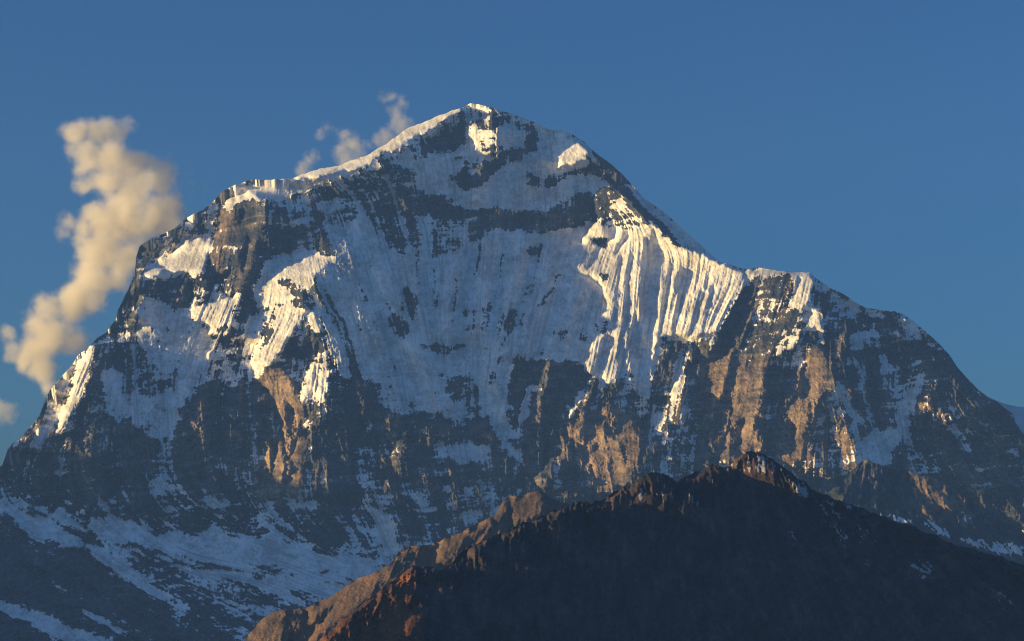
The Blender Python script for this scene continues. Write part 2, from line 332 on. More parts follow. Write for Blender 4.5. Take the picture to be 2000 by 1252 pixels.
LIT_BROWN = [pl(s) for s in """483,1243 502,1218 516,1204 535,1196 552,1190 556,1215 548,1260 520,1330 440,1330
585,1187 589,1190 584,1225 578,1235 580,1200
604,1185 618,1176 642,1168 660,1156 675,1146 689,1134 717,1124 741,1113 766,1099 775,1085 783,1075 776,1090 768,1110 770,1135 740,1150 720,1175 690,1200 660,1215 640,1230 620,1250 600,1280 560,1330 580,1270 610,1235 640,1200 655,1180 630,1200 610,1225 600,1215
848,1100 857,1075 868,1052 879,1047 901,1040 917,1031 925,1035 912,1055 895,1075 870,1105
920,1045 945,1017 955,1012 962,1012 945,1035 920,1055
967,1009 972,998 978,987 985,976 994,970 990,1000 975,1025 965,1040
1000,969 1021,969 1035,962 1052,957 1066,970 1055,1005 1025,1022 1000,1030""".split('\n')]
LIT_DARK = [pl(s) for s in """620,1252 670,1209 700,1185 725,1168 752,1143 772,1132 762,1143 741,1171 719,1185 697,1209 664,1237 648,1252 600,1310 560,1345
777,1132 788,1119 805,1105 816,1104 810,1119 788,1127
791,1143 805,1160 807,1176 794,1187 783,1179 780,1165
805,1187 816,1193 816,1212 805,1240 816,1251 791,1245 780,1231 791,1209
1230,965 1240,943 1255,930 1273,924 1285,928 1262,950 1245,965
1217,986 1252,969 1276,972 1280,990 1276,985 1245,986
1292,951 1303,960 1308,976 1308,997 1283,1004 1290,980
1343,941 1367,923 1381,911 1388,912 1380,930 1364,951
1395,940 1409,930 1416,920 1413,934 1388,950 1375,950
1427,906 1434,895 1451,888 1465,886 1455,905 1440,925
1455,905 1483,888 1497,902 1514,913 1532,944 1528,958 1507,951 1483,937 1448,930
1399,971 1427,969 1422,976 1400,976
920,1068 940,1075 930,1090 915,1080
950,1092 955,1095 950,1108 944,1100""".split('\n')]
SNOW_DARK = [(float(s.split(' ', 1)[0]), pl(s.split(' ', 1)[1])) for s in """.3 1230,960 1300,921 1330,940 1360,990 1240,985
.3 1350,930 1480,883 1540,945 1520,960 1440,960 1340,955
.42 1480,887 1504,894 1560,937 1595,962 1700,1005 1620,1000 1560,960 1520,925
.3 1340,960 1400,975 1360,990 1330,975
.3 1540,940 1620,990 1720,1040 1860,1110 1700,1090 1600,1040
.5 1600,985 1650,1010 1660,1015 1640,1015
.22 1480,1005 1640,1050 1800,1100 2000,1170 2000,1210 1700,1120 1520,1060
.5 1474,1130 1482,1124 1478,1145""".split('\n')]
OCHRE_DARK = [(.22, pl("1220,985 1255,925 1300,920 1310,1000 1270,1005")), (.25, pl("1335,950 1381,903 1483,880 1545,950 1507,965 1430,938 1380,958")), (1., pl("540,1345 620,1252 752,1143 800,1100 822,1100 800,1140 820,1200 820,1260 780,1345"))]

# ribs (+) and gullies (-): width, height, change of snow, course
RIB_MAIN = [(float(a), float(b), float(c), pl(e)) for a, b, c, e in (s.split(' ', 3) for s in """20 11 -.06 640,470 690,560 730,660 760,760 780,830
17 9 -.05 700,440 745,540 790,650 830,720 870,790
14 7 0 770,490 800,560 830,640
16 9 0 900,490 885,560 870,640
18 10 0 960,475 950,560 940,650
16 9 -.05 1020,480 1000,570 985,660 965,740
20 11 -.05 1090,470 1065,560 1035,640 1010,700 990,800
15 8 0 1130,560 1100,640 1075,700
14 8 0 945,300 935,370 925,420
14 7 0 1050,300 1030,360
15 1.5 -.1 300,600 310,680 315,760
15 1.5 -.1 350,600 335,690 325,780
15 1.5 -.1 400,670 375,740 355,800
30 20 -.15 1010,710 1030,800 1045,900
30 20 -.15 1090,720 1075,830 1060,930
30 18 -.15 700,760 690,850 680,960
28 18 -.1 860,780 880,880 870,970
34 20 -.15 400,770 390,860 380,960
30 16 -.15 250,840 260,900 275,980
30 16 -.1 150,860 165,920 190,990
24 14 -.1 950,840 965,900 975,960
24 14 -.1 460,760 450,850 440,950
24 14 -.1 740,860 760,940 790,1030
26 14 -.1 640,880 640,950 650,1040
24 13 -.1 1700,660 1720,760 1730,830
30 16 -.1 1880,760 1930,880 1990,990
24 13 -.1 1830,840 1880,930 1940,1020
20 10 -.1 1660,640 1650,720 1665,800
4 -3 -.5 815,495 816,590
4 -3 -.5 847,530 848,625
4 -3 -.4 872,525 852,600
4 -3 -.4 907,492 895,537 882,635
4 -3 -.35 937,480 928,560 922,600
5 -3 -.6 610,562 640,600 665,655 700,740
5 -3 -.6 625,560 655,600 685,670 703,740
5 -3 -.55 640,575 672,640 692,735
5 -3 -.5 687,600 696,620 704,645
4 -3 -.35 720,520 760,600 790,660
4 -2 -.3 700,560 740,650 770,720
4 -2 -.3 750,500 790,560 810,600
4 -3 -.4 1035,557 1010,610 980,680 965,740
4 -3 -.45 1095,540 1080,562 1055,597
4 -2 -.3 1060,480 1040,560 1015,640
4 -2 -.3 1110,580 1080,650 1060,690
4 -2 -.25 985,480 972,560 960,600
5 -4 -.5 822,670 850,676 880,682 905,676
4 -3 -.35 930,686 955,680 965,684
4 -2 -.3 285,600 300,640 310,700
4 -2 -.3 340,600 325,650 318,700
4 -2 -.35 375,640 350,700 335,760
4 -2 -.3 225,680 240,720 262,760
5 -3 -.35 1020,760 1010,810 995,860""".split('\n'))]

SKY_SPUR = pl("1480,1100 1540,1030 1580,990 1612,966 1640,946 1655,930 1668,916 1680,902 1690,897 1697,899 1704,904 1720,909 1735,915 1750,918 1765,920 1777,920 1790,925 1806,928 1822,932 1836,938 1852,946 1870,958 1890,972 1920,992 1960,1016 2000,1040 2060,1075 2200,1130 2420,1200")
LIT_SPUR = [pl(s) for s in """1777,922 1820,932 1815,950 1800,967 1787,952 1780,932
1832,947 1852,960 1850,977 1842,982 1847,992 1827,997 1832,985 1796,984 1817,965
1836,938 1846,942 1852,955 1840,955
1864,964 1870,967 1869,980 1860,980
1612,967 1640,945 1647,975 1625,975
1690,897 1700,902 1702,910 1692,908
1737,918 1746,920 1736,940 1730,948""".split('\n')]
SNOW_SPUR = [(.75, pl("1720,1006 1750,1008 1800,1012 1802,1018 1760,1018 1730,1012")), (.85, pl("1787,1022 1837,1023 1862,1043 1925,1056 2060,1078 2060,1090 1960,1080 1890,1067 1850,1054 1825,1037")), (.5, pl("1700,1002 1720,1000 1730,1012 1715,1014")),
             (.3, pl("1740,970 1760,975 1765,985 1750,985")), (.25, pl("1850,985 2000,1060 2000,1072 1900,1040"))]
# ---------------------------------------------------------------- numeric helpers
def smooth(a, b, x):
    t = np.clip((x - a) / (b - a), 0, 1)
    return t * t * (3 - 2 * t)

def pixel_dir(u, v):
    """direction (x, 1, z) through a photo pixel"""
    x = (u - 1000.) / FOC
    w = -(v - 626.) / FOC
    d = CP - w * SP
    return x / d, (SP + w * CP) / d

def to_pixel(x, y, z):
    X, Z = x / y, z / y
    w = (Z * CP - SP) / (CP + Z * SP)
    return 1000. + X * (CP - w * SP) * FOC, 626. - w * FOC

def blur(a, s):
    """gaussian blur, s in cells"""
    p = int(3 * s) + 2
    b = np.pad(a, p, mode='edge')
    fy = np.fft.fftfreq(b.shape[0])[:, None]
    fx = np.fft.rfftfreq(b.shape[1])[None, :]
    k = np.exp(-2 * (np.pi * s) ** 2 * (fx * fx + fy * fy))
    r = np.fft.irfft2(np.fft.rfft2(b) * k, b.shape)
    return r[p:-p, p:-p]

def grf(shape, beta, lo, hi, seed, ax=1., ay=1.):
    """gaussian random field, wavelengths lo..hi cells, unit deviation; ax, ay stretch it"""
    r = np.random.RandomState(seed)
    n = np.fft.rfft2(r.standard_normal(shape))
    fy = np.fft.fftfreq(shape[0])[:, None] * ay
    fx = np.fft.rfftfreq(shape[1])[None, :] * ax
    f = np.sqrt(fx * fx + fy * fy) + 1e-9
    k = f ** (-beta / 2) * smooth(.5 / hi, 1. / hi, f) * (1 - smooth(.8 / lo, 1.2 / lo, f))
    q = np.fft.irfft2(n * k, shape)
    return q / q.std()

def bil(a, x, y):
    """bilinear look-up, x = column, y = row in cells"""
    x = np.clip(x, 0, a.shape[1] - 1.01)
    y = np.clip(y, 0, a.shape[0] - 1.01)
    i = x.astype(np.int32)
    j = y.astype(np.int32)
    fx = x - i
    fy = y - j
    f = a.ravel()
    k = j * a.shape[1] + i
    n = a.shape[1]
    return (f[k] * (1 - fx) + f[k + 1] * fx) * (1 - fy) + (f[k + n] * (1 - fx) + f[k + n + 1] * fx) * fy

def inside(poly, X, Y):
    r = np.zeros(X.shape, bool)
    n = len(poly)
    for i in range(n):
        x0, y0 = poly[i]
        x1, y1 = poly[(i + 1) % n]
        if y0 == y1:
            continue
        c = (Y > y0) != (Y > y1)
        r ^= c & (X < (x1 - x0) * (Y - y0) / (y1 - y0) + x0)
    return r

class Raster:
    """fields over one stretch of terrain, laid out over the outlines traced for it"""
    def __init__(s, u0, u1, v0, v1, h, seed):
        s.u0, s.v0, s.h = u0, v0, h
        s.nx = int((u1 - u0) / h) + 1
        s.ny = int((v1 - v0) / h) + 1
        s.shape = (s.ny, s.nx)
        s.U = (u0 + np.arange(s.nx) * h)[None, :] * np.ones((s.ny, 1))
        s.V = (v0 + np.arange(s.ny) * h)[:, None] * np.ones((1, s.nx))
        s.seed = seed
        q = 3 / h
        s.wu = s.U + 1.7 * grf(s.shape, 2.6, 3 * q, 24 * q, seed + 1)
        s.wv = s.V + 2.2 * grf(s.shape, 2.6, 3 * q, 24 * q, seed + 2)

    def paint(s, arr, poly, val, warp=True):
        xs = [p[0] for p in poly]
        ys = [p[1] for p in poly]
        m = 12
        i0 = max(0, int((min(xs) - m - s.u0) / s.h))
        i1 = min(s.nx, int((max(xs) + m - s.u0) / s.h) + 1)
        j0 = max(0, int((min(ys) - m - s.v0) / s.h))
        j1 = min(s.ny, int((max(ys) + m - s.v0) / s.h) + 1)
        if i1 <= i0 or j1 <= j0:
            return
        w = np.s_[j0:j1, i0:i1]
        a, b = (s.wu, s.wv) if warp else (s.U, s.V)
        arr[w][inside(poly, a[w], b[w])] = val

    def cells(s, u, v):
        return (u - s.u0) / s.h, (v - s.v0) / s.h

def near_line(r, pts, w):
    """(window, distance / width) to a polyline"""
    xs = [p[0] for p in pts]
    ys = [p[1] for p in pts]
    m = 3 * w
    i0 = max(0, int((min(xs) - m - r.u0) / r.h))
    i1 = min(r.nx, int((max(xs) + m - r.u0) / r.h) + 1)
    j0 = max(0, int((min(ys) - m - r.v0) / r.h))
    j1 = min(r.ny, int((max(ys) + m - r.v0) / r.h) + 1)
    win = np.s_[j0:j1, i0:i1]
    X, Y = r.wu[win], r.wv[win]
    best = np.full(X.shape, 1e9)
    for (x0, y0), (x1, y1) in zip(pts, pts[1:]):
        dx, dy = x1 - x0, y1 - y0
        t = np.clip(((X - x0) * dx + (Y - y0) * dy) / (dx * dx + dy * dy), 0, 1)
        best = np.minimum(best, np.hypot(X - x0 - t * dx, Y - y0 - t * dy))
    return win, best / w

def idw(r, pts, nval, soft=30., default=None, dw=0.):
    num = [np.zeros(r.shape) + (default[k] * dw if default else 0) for k in range(nval)]
    den = np.zeros(r.shape) + dw
    for p in pts:
        w = 1. / ((r.U - p[0]) ** 2 + (r.V - p[1]) ** 2 + soft * soft) ** 1.5
        den += w
        for k in range(nval):
            num[k] += w * p[2 + k]
    return [n / den for n in num]

def lic(n, dx, dy, L):
    """smear noise along a direction field: streaks that follow the fall line"""
    jj, ii = np.mgrid[0:n.shape[0], 0:n.shape[1]].astype(np.float32)
    acc = n.copy()
    tot = 1.
    flat = n.ravel()
    fdx, fdy = dx.ravel(), dy.ravel()
    for sg in (1, -1):
        x, y = ii.copy(), jj.copy()
        for k in range(1, L + 1):
            q = (np.clip(y + .5, 0, n.shape[0] - 1).astype(np.int32) * n.shape[1] + np.clip(x + .5, 0, n.shape[1] - 1).astype(np.int32))
            x += sg * fdx[q]
            y += sg * fdy[q]
            q = (np.clip(y + .5, 0, n.shape[0] - 1).astype(np.int32) * n.shape[1] + np.clip(x + .5, 0, n.shape[1] - 1).astype(np.int32))
            w = .5 + .5 * math.cos(math.pi * k / (L + 1))
            acc += w * flat[q]
            tot += w
    acc -= acc.mean()
    return acc / acc.std()

def streaks(r, fx, fy, width, length, seed):
    """lic noise with a given streak width and length (photo pixels)"""
    st = max(1, int(width / r.h / 2.2))
    sh = (r.ny // st + 2, r.nx // st + 2)
    n = np.random.RandomState(seed).standard_normal(sh).astype(np.float32)
    n = blur(n, max(.55, width / r.h / st / 3.2)).astype(np.float32)
    a = fx[::st, ::st]
    b = fy[::st, ::st]
    a = np.pad(a, ((0, sh[0] - a.shape[0]), (0, sh[1] - a.shape[1])), mode='edge').astype(np.float32)
    b = np.pad(b, ((0, sh[0] - b.shape[0]), (0, sh[1] - b.shape[1])), mode='edge').astype(np.float32)
    o = lic(n, a, b, max(3, int(length / r.h / st / 2)))
    if st == 1:
        return o[:r.ny, :r.nx]
    X, Y = np.meshgrid(np.arange(r.nx) / st, np.arange(r.ny) / st)
    return bil(o, X, Y)

def ridged(n):
    return 1 - 2 * np.abs(np.tanh(n * .7))

def solve_relief(r, lit, neutral, c0, kk, a, lam, cap=22., slant=None, ramp=0.):
    """protrusion R whose rise and fall along the sun's path puts the lit faces in the light and the others behind them"""
    h = r.h
    ii = np.arange(r.nx)
    sh = np.round(kk * ii).astype(int)
    J = np.clip(np.arange(r.ny)[:, None] + sh[None, :] - sh[-1] // 2, 0, r.ny - 1)
    I = ii[None, :] * np.ones((r.ny, 1), int)
    L = (lit > .5)[J, I] | neutral[J, I]
    I2 = np.where(L, I, -1)
    last = np.maximum.accumulate(I2, 1)
    nxt = np.minimum.accumulate(np.where(L, I, 10 ** 6)[:, ::-1], 1)[:, ::-1]
    last = np.where(last < 0, 0, last)
    nxt = np.where(nxt > r.nx, r.nx - 1, nxt)
    w = np.maximum(nxt - last, 1) * h
    t = (I - last) * h / w
    D = np.minimum(.28 * w + 3., cap)
    gs = np.where(L, 0., -4 * D * (1 - 2 * t) / w - .02 * smooth(60, 250, w))
    if slant is not None:
        gs = np.where(L, 0., -slant)
    g = np.zeros(r.shape)
    cnt = np.zeros(r.shape)
    np.add.at(g, (J, I), gs)
    np.add.at(cnt, (J, I), 1)
    g = g / np.maximum(cnt, 1) - c0
    g = np.where(lit > .5, a, g)
    g = np.where(neutral, ramp, g) - ramp
    g = blur(g, 1.)
    P = 200
    G = np.pad(g, P) * h
    fy = 2 * np.pi * np.fft.fftfreq(G.shape[0])[:, None]
    fx = 2 * np.pi * np.fft.rfftfreq(G.shape[1])[None, :]
    kd = (fx + kk * fy) / math.hypot(1, kk)
    kn = (fy - kk * fx) / math.hypot(1, kk)
    H = np.fft.rfft2(G)
    R = np.fft.irfft2(-1j * kd * H / (kd * kd + lam * kn * kn + 2e-6), G.shape)
    return R[P:-P, P:-P] + ramp * r.U

def surface_y(r, Pr, yref):
    return yref - Pr * yref / FOC

def sun_march(r, y, top, reach, step, st=2):
    """how far (photo px of depth) each cell lies behind the terrain up-sun of it: > 0 is shade"""
    ys = y[::st, ::st].astype(np.float32)
    U, V = r.U[::st, ::st].astype(np.float32), r.V[::st, ::st].astype(np.float32)
    topf = top.astype(np.float32)
    X, Z = pixel_dir(U, V)
    px, py, pz = X * ys, ys.copy(), Z * ys
    m = ys.mean() / FOC
    worst = np.full(ys.shape, -1e3, np.float32)
    S = [np.float32(c) for c in SUN * m]
    n = 1
    s = step
    while s < reach:
        x, yy, z = px + S[0] * s, py + S[1] * s, pz + S[2] * s
        u, v = to_pixel(x, yy, z)
        ci, cj = (u - r.u0) / r.h / st, (v - r.v0) / r.h / st
        q = bil(ys, ci, cj)
        ti = topf[np.clip(ci * st, 0, r.nx - 1).astype(np.int32)]
        ok = (v > ti) & (ci > 0) & (cj > 0)
        worst = np.maximum(worst, np.where(ok, (yy - q) / m, -1e3))
        s += step * (1 if s < 80 else 2 if s < 250 else 4)
    return worst

def match_light(r, Pr, lit, care, top, yref, n, reach=700, down=10., st=2, soft=1.2):
    """nudge the relief until the sunlit faces see the sun and the shaded ones do not"""
    for k in range(n):
        d = sun_march(r, surface_y(r, Pr, yref), top, reach, 1.5 * st, st)
        L = lit[::st, ::st] > .5
        c = care[::st, ::st]
        up = np.where(L & (d > -.3), np.clip(d + 1., 0, 30), 0)
        dn = np.where(~L & c & (d < .4), np.clip(1.5 - d, 0, down), 0)
        ad = blur(up, 4. * soft) - blur(dn, soft)
        X, Y = np.meshgrid(np.arange(r.nx) / st, np.arange(r.ny) / st)
        Pr = Pr + bil(ad, X, Y)
        if VERBOSE:
            print('light', k, 'lit but shaded %.3f' % ((L & (d > 0)).sum() / max(1, L.sum())), 'shaded but lit %.3f' % ((~L & c & (d < 0)).sum() / max(1, (~L & c).sum())))
    return Pr

# ---------------------------------------------------------------- the main massif
def make_massif():
    r = Raster(-420, 2420, 150, 1330, RES, 11)
    h = r.h
    sx, sy = zip(*SKY_MAIN)
    top = np.interp(r.U[0], sx, sy)
    below = r.V > top[None, :]
    lit = np.zeros(r.shape)
    for p in LIT_MAIN:
        r.paint(lit, p, 1.)
    for p in DARK_MAIN:
        r.paint(lit, p, 0., False)
    lit[~below] = 0
    ext = np.zeros(r.shape)
    r.paint(ext, EXT_MAIN, 1., False)
    ext = (ext > .5) & (lit < .5)
    # steepness: depth gained per pixel of height
    m = .62 + .0 * r.U
    gl = np.zeros(r.shape)
    r.paint(gl, pl("-500,985 0,985 200,1030 480,1060 740,1095 760,1400 -500,1400"), 1., False)
    m += 1.2 * blur(gl, 35)
    P0 = np.cumsum(m, 0) * h
    P0 -= P0[int((600 - 150) / h), int((1000 + 420) / h)]
    R = solve_relief(r, lit, ~below | ext, .31, .135, .46, .012, 40., None, -.10)
    R -= R[below].mean()
    R = np.clip(R, -400, 400)
    Pr = P0 + blur(R, 1.2)
    ribs = np.zeros(r.shape)
    ribsn = np.zeros(r.shape)
    for w, hh, ds, pts in RIB_MAIN:
        win, dd = near_line(r, pts, w)
        e = np.clip(1 - dd / 2, 0, 1)
        ribs[win] += hh * (2.6 if hh < 12 and hh > 0 else 1.6) * e ** 1.3
        ribsn[win] += ds * (np.clip(1.2 - dd, 0, 1))
    ribs *= 1 - blur(lit, 2)
    Pr = Pr + ribs
    care = below & ~ext
    Pr = match_light(r, Pr, lit, care, top, Y_MASSIF, ITER, st=3, soft=.9)
    Pr = match_light(r, Pr, lit, care, top, Y_MASSIF, ITER2, 300, 3., 1, .9)
    # fall lines and the surface detail that follows them
    fx, fy = idw(r, FALL_MAIN, 2, 25., (0., 1.), 2e-7)
    ln = np.hypot(fx, fy)
    fx, fy = fx / ln, fy / ln
    q = 3 / h
    wob = grf(r.shape, 3.2, 8 * q, 60 * q, 21) * .05
    fx, fy = fx * np.cos(wob) - fy * np.sin(wob), fx * np.sin(wob) + fy * np.cos(wob)
    f1 = streaks(r, fx, fy, 3.3, 150, 31)
    f0 = streaks(r, fx, fy, 3.2, 26, 30)
    f2 = streaks(r, fx, fy, 9, 200, 32)
    f3 = streaks(r, fx, fy, 21, 260, 33)
    f4 = streaks(r, fx, fy, 48, 260, 34)
    rough = grf(r.shape, 2.6, 1.3 * q, 40 * q, 41)
    fine = grf(r.shape, 1.6, 1.0 * q, 8 * q, 42)
    tilt = (r.V + .10 * (r.U - 1000) + 3 * grf(r.shape, 3, 8 * q, 80 * q, 43))
    strata = grf(r.shape, 1.8, 1.5 * q, 10 * q, 44, ax=9.)
    warpS = bil(strata, *r.cells(r.U, tilt))
    sn = np.zeros(r.shape) + .25
    for val, p in SNOW_MAIN:
        r.paint(sn, p, val)
    sn = .75 * blur(sn, 1. * q) + .25 * blur(sn, 4. * q) + ribsn
    k = .13 * f2 + .16 * f1 + .06 * f0 + .17 * rough + .16 * warpS + .13 * fine - .21 * ridged(f3) - .14 * ridged(f2) + .12
    amp = (.27 + 1.1 * np.clip(1 - np.abs(2 * sn - 1), 0, 1)) * (1 - .5 * np.clip(blur(gl, 12), 0, 1))
    snow = smooth(.27, .66, sn + k * amp * .62)
    fl = np.full(r.shape, .48)
    for (a, b, rad, st) in FLUTE_MAIN:
        g = np.exp(-(((r.U - a) / rad) ** 2 + ((r.V - b) / rad) ** 2))
        fl += g * (st - .3 if st > 0 else st * .6)
    fl = np.clip(fl, .04, 1.6)
    rockd = 2.4 * rough + 1.25 * fine + .55 * warpS + 1.7 * ridged(f2) + .6 * f1 + 7.5 * ridged(f3) + 13. * ridged(f4)
    snowd = fl * (.75 * f1 + 1.05 * ridged(f2) + .7 * ridged(f3)) + .36 * rough + .30 * fine + fl * 3.5 * f4 * (1 - blur(lit, 2.5))
    rockd *= 1 - .72 * blur(lit, 2.5)
    det = snowd * snow + rockd * (1 - snow) + .9 * snow
    dist = (r.V - top[None, :])
    Pr = Pr + det * (.08 + .92 * smooth(0, 24, dist)) * R_DET
    Pr = Pr - (5 - 4.4 * smooth(290, 330, r.U) * (1 - smooth(560, 590, r.U))) * (1 - smooth(-2, 9, dist))
    och = .0 + .14 * smooth(560, 860, r.V) - .35 * smooth(930, 1040, r.V)
    for val, p in OCHRE_LIT_MAIN:
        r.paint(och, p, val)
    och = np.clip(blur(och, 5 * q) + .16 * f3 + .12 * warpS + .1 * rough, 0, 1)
    tone = np.clip(.5 + .17 * rough + .07 * warpS + .10 * f2 + .09 * f1 + .14 * fine + .10 * ridged(f3), 0, 1)  # ribs lighter, gullies darker: relief shading put into the rock tone
    tone = np.clip(tone - snow * .7 * smooth(.9, 2.1, f1 * .8 + f2 * .7 + .25 * fine), 0, 1)  # darker streaks down the snow: debris, and flute shading put into the tone
    return r, Pr, snow, och, tone, sx, sy, top, lit, care

# ---------------------------------------------------------------- the nearer ridges
def make_ridge(u0, u1, v0, v1, h, seed, sky, lits, snows, ochres, yref, slope, c0, kk, falls, cap, iters, det, base_snow, slant=None, ramp=0., crag=0.):
    r = Raster(u0, u1, v0, v1, h, seed)
    q = 3 / h
    sx, sy = zip(*sky)
    top = np.interp(r.U[0], sx, sy)
    below = r.V > top[None, :]
    lit = np.zeros(r.shape)
    for p in lits:
        r.paint(lit, p, 1.)
    lit[~below] = 0
    P0 = (r.V - 1050) * slope
    R = solve_relief(r, lit, ~below, c0, kk, .3, .03, cap, slant, ramp)
    R = np.clip(R - R[below].mean(), -900, 900)
    Pr = match_light(r, P0 + blur(R, 1.2), lit, below & (r.V < 1265), top, yref, iters, 500, 8.)
    fx, fy = idw(r, falls, 2, 25., (0., 1.), 2e-7)
    ln = np.hypot(fx, fy)
    f1 = streaks(r, fx / ln, fy / ln, 3.5, 30, seed + 31)
    f2 = streaks(r, fx / ln, fy / ln, 9, 70, seed + 32)
    f3 = streaks(r, fx / ln, fy / ln, 26, 120, seed + 33)
    rough = grf(r.shape, 2.6, 1.3 * q, 40 * q, seed + 41)
    fine = grf(r.shape, 1.4, 1.0 * q, 7 * q, seed + 42)
    sn = np.zeros(r.shape) + base_snow
    for val, p in snows:
        r.paint(sn, p, val)
    snow = smooth(.42, .66, blur(sn, 1.5 * q) + (.16 * f1 + .14 * f2 + .14 * rough + .12 * fine) * (.35 + sn))
    och = np.zeros(r.shape)
    for val, p in ochres:
        r.paint(och, p, val)
    och = np.clip(blur(och, 4 * q) + .12 * f2 + .1 * rough, 0, 1)
    tone = np.clip(.5 + .18 * rough + .12 * f2 + .12 * fine, 0, 1)
    d = (1.6 * rough + .7 * fine + .9 * f1 + 2.6 * ridged(f2) + 3.5 * ridged(f3)) * det
    dist = r.V - top[None, :]
    d = d * (1 + crag * np.exp(-(dist / 45.) ** 2)) * (1 - .6 * blur(lit, 2))
    Pr = Pr + d * (.3 + .7 * smooth(0, 12, dist)) - 5 * (1 - smooth(-2, 8, dist))
    return r, Pr, snow, och, tone, sx, sy

# ---------------------------------------------------------------- materials
def nodes_of(name):
    m = bpy.data.materials.new(name)
    m.use_nodes = True
    return m, m.node_tree, m.node_tree.nodes['Principled BSDF']

def terrain_material(name, grey, ochre, snow_col, rock_scale=1.):
    m, t, b = nodes_of(name)
    N, L = t.nodes, t.links
    at = N.new('ShaderNodeAttribute')
    at.attribute_name = 'cover'
    sep = N.new('ShaderNodeSeparateColor')
    L.new(at.outputs['Color'], sep.inputs[0])
    tc = N.new('ShaderNodeTexCoord')
    mp = N.new('ShaderNodeMapping')
    mp.inputs['Scale'].default_value = (1, 1, 1.5)
    mp.inputs['Rotation'].default_value = (.1, .22, .3)      # beds lie nearly flat
    L.new(tc.outputs['Object'], mp.inputs[0])
    nz = N.new('ShaderNodeTexNoise')
    nz.inputs['Scale'].default_value = 3.2 * rock_scale
    nz.inputs['Detail'].default_value = 6
    nz.inputs['Roughness'].default_value = .7
    L.new(mp.outputs[0], nz.inputs['Vector'])
    mx = N.new('ShaderNodeMix'); mx.data_type = 'RGBA'
    mx.inputs[6].default_value = (*grey, 1)
    mx.inputs[7].default_value = (*ochre, 1)
    L.new(sep.outputs[1], mx.inputs[0])
    tone = N.new('ShaderNodeMath'); tone.operation = 'MULTIPLY_ADD'
    L.new(sep.outputs[2], tone.inputs[0])
    tone.inputs[1].default_value = 1.1
    tone.inputs[2].default_value = -.35
    t2 = N.new('ShaderNodeMath'); t2.operation = 'MULTIPLY_ADD'
    L.new(nz.outputs[0], t2.inputs[0])
    t2.inputs[1].default_value = 1.7
    L.new(tone.outputs[0], t2.inputs[2])
    rock = N.new('ShaderNodeVectorMath'); rock.operation = 'SCALE'
    L.new(mx.outputs[2], rock.inputs[0])
    L.new(t2.outputs[0], rock.inputs['Scale'])
    st = N.new('ShaderNodeMath'); st.operation = 'MULTIPLY_ADD'       # faint dirt in the snow, and flute shading painted in as darker streaks
    L.new(sep.outputs[2], st.inputs[0])
    st.inputs[1].default_value = .74
    st.inputs[2].default_value = .66
    sc = N.new('ShaderNodeVectorMath'); sc.operation = 'SCALE'
    sc.inputs[0].default_value = snow_col
    L.new(st.outputs[0], sc.inputs['Scale'])
    ad = N.new('ShaderNodeMath'); ad.operation = 'MULTIPLY_ADD'
    L.new(nz.outputs[0], ad.inputs[0])
    ad.inputs[1].default_value = .5
    L.new(sep.outputs[0], ad.inputs[2])
    mr = N.new('ShaderNodeMapRange')
    mr.inputs[1].default_value = .60
    mr.inputs[2].default_value = .92
    L.new(ad.outputs[0], mr.inputs[0])
    fin = N.new('ShaderNodeMix'); fin.data_type = 'RGBA'
    L.new(mr.outputs[0], fin.inputs[0])
    L.new(rock.outputs[0], fin.inputs[6])
    L.new(sc.outputs[0], fin.inputs[7])
    L.new(fin.outputs[2], b.inputs['Base Color'])
    b.inputs['Roughness'].default_value = .85
    b.inputs['Specular IOR Level'].default_value = .15
    bp = N.new('ShaderNodeBump')
    bp.inputs['Strength'].default_value = .55
    bp.inputs['Distance'].default_value = .2
    L.new(nz.outputs[0], bp.inputs['Height'])
    iv = N.new('ShaderNodeMath'); iv.operation = 'MULTIPLY_ADD'
    L.new(mr.outputs[0], iv.inputs[0])
    iv.inputs[1].default_value = -.6
    iv.inputs[2].default_value = .8
    L.new(iv.outputs[0], bp.inputs['Strength'])
    L.new(bp.outputs[0], b.inputs['Normal'])
    return m

# ---------------------------------------------------------------- meshes
def grid_mesh(name, P, cover, mat, kind='structure'):
    """P: rows x columns x 3"""
    ny, nx = P.shape[:2]
    me = bpy.data.meshes.new(name)
    me.vertices.add(nx * ny)
    me.vertices.foreach_set('co', np.ascontiguousarray(P, dtype=np.float32).ravel())
    j, i = np.mgrid[0:ny - 1, 0:nx - 1]
    a = (j * nx + i).ravel()
    q = np.stack([a, a + nx, a + nx + 1, a + 1], 1).astype(np.int32)
    me.loops.add(q.size)
    me.loops.foreach_set('vertex_index', q.ravel())
    me.polygons.add(len(q))
    me.polygons.foreach_set('loop_start', np.arange(0, q.size, 4, dtype=np.int32))
    me.polygons.foreach_set('use_smooth', np.ones(len(q), bool))
    me.update()
    at = me.attributes.new('cover', 'FLOAT_COLOR', 'POINT')
    c = np.ones((nx * ny, 4), np.float32)
    c[:, :3] = cover.reshape(-1, 3)
    at.data.foreach_set('color', c.ravel())
    me.materials.append(mat)
    o = bpy.data.objects.new(name, me)
    C.collection.objects.link(o)
    o['kind'] = kind
    return o

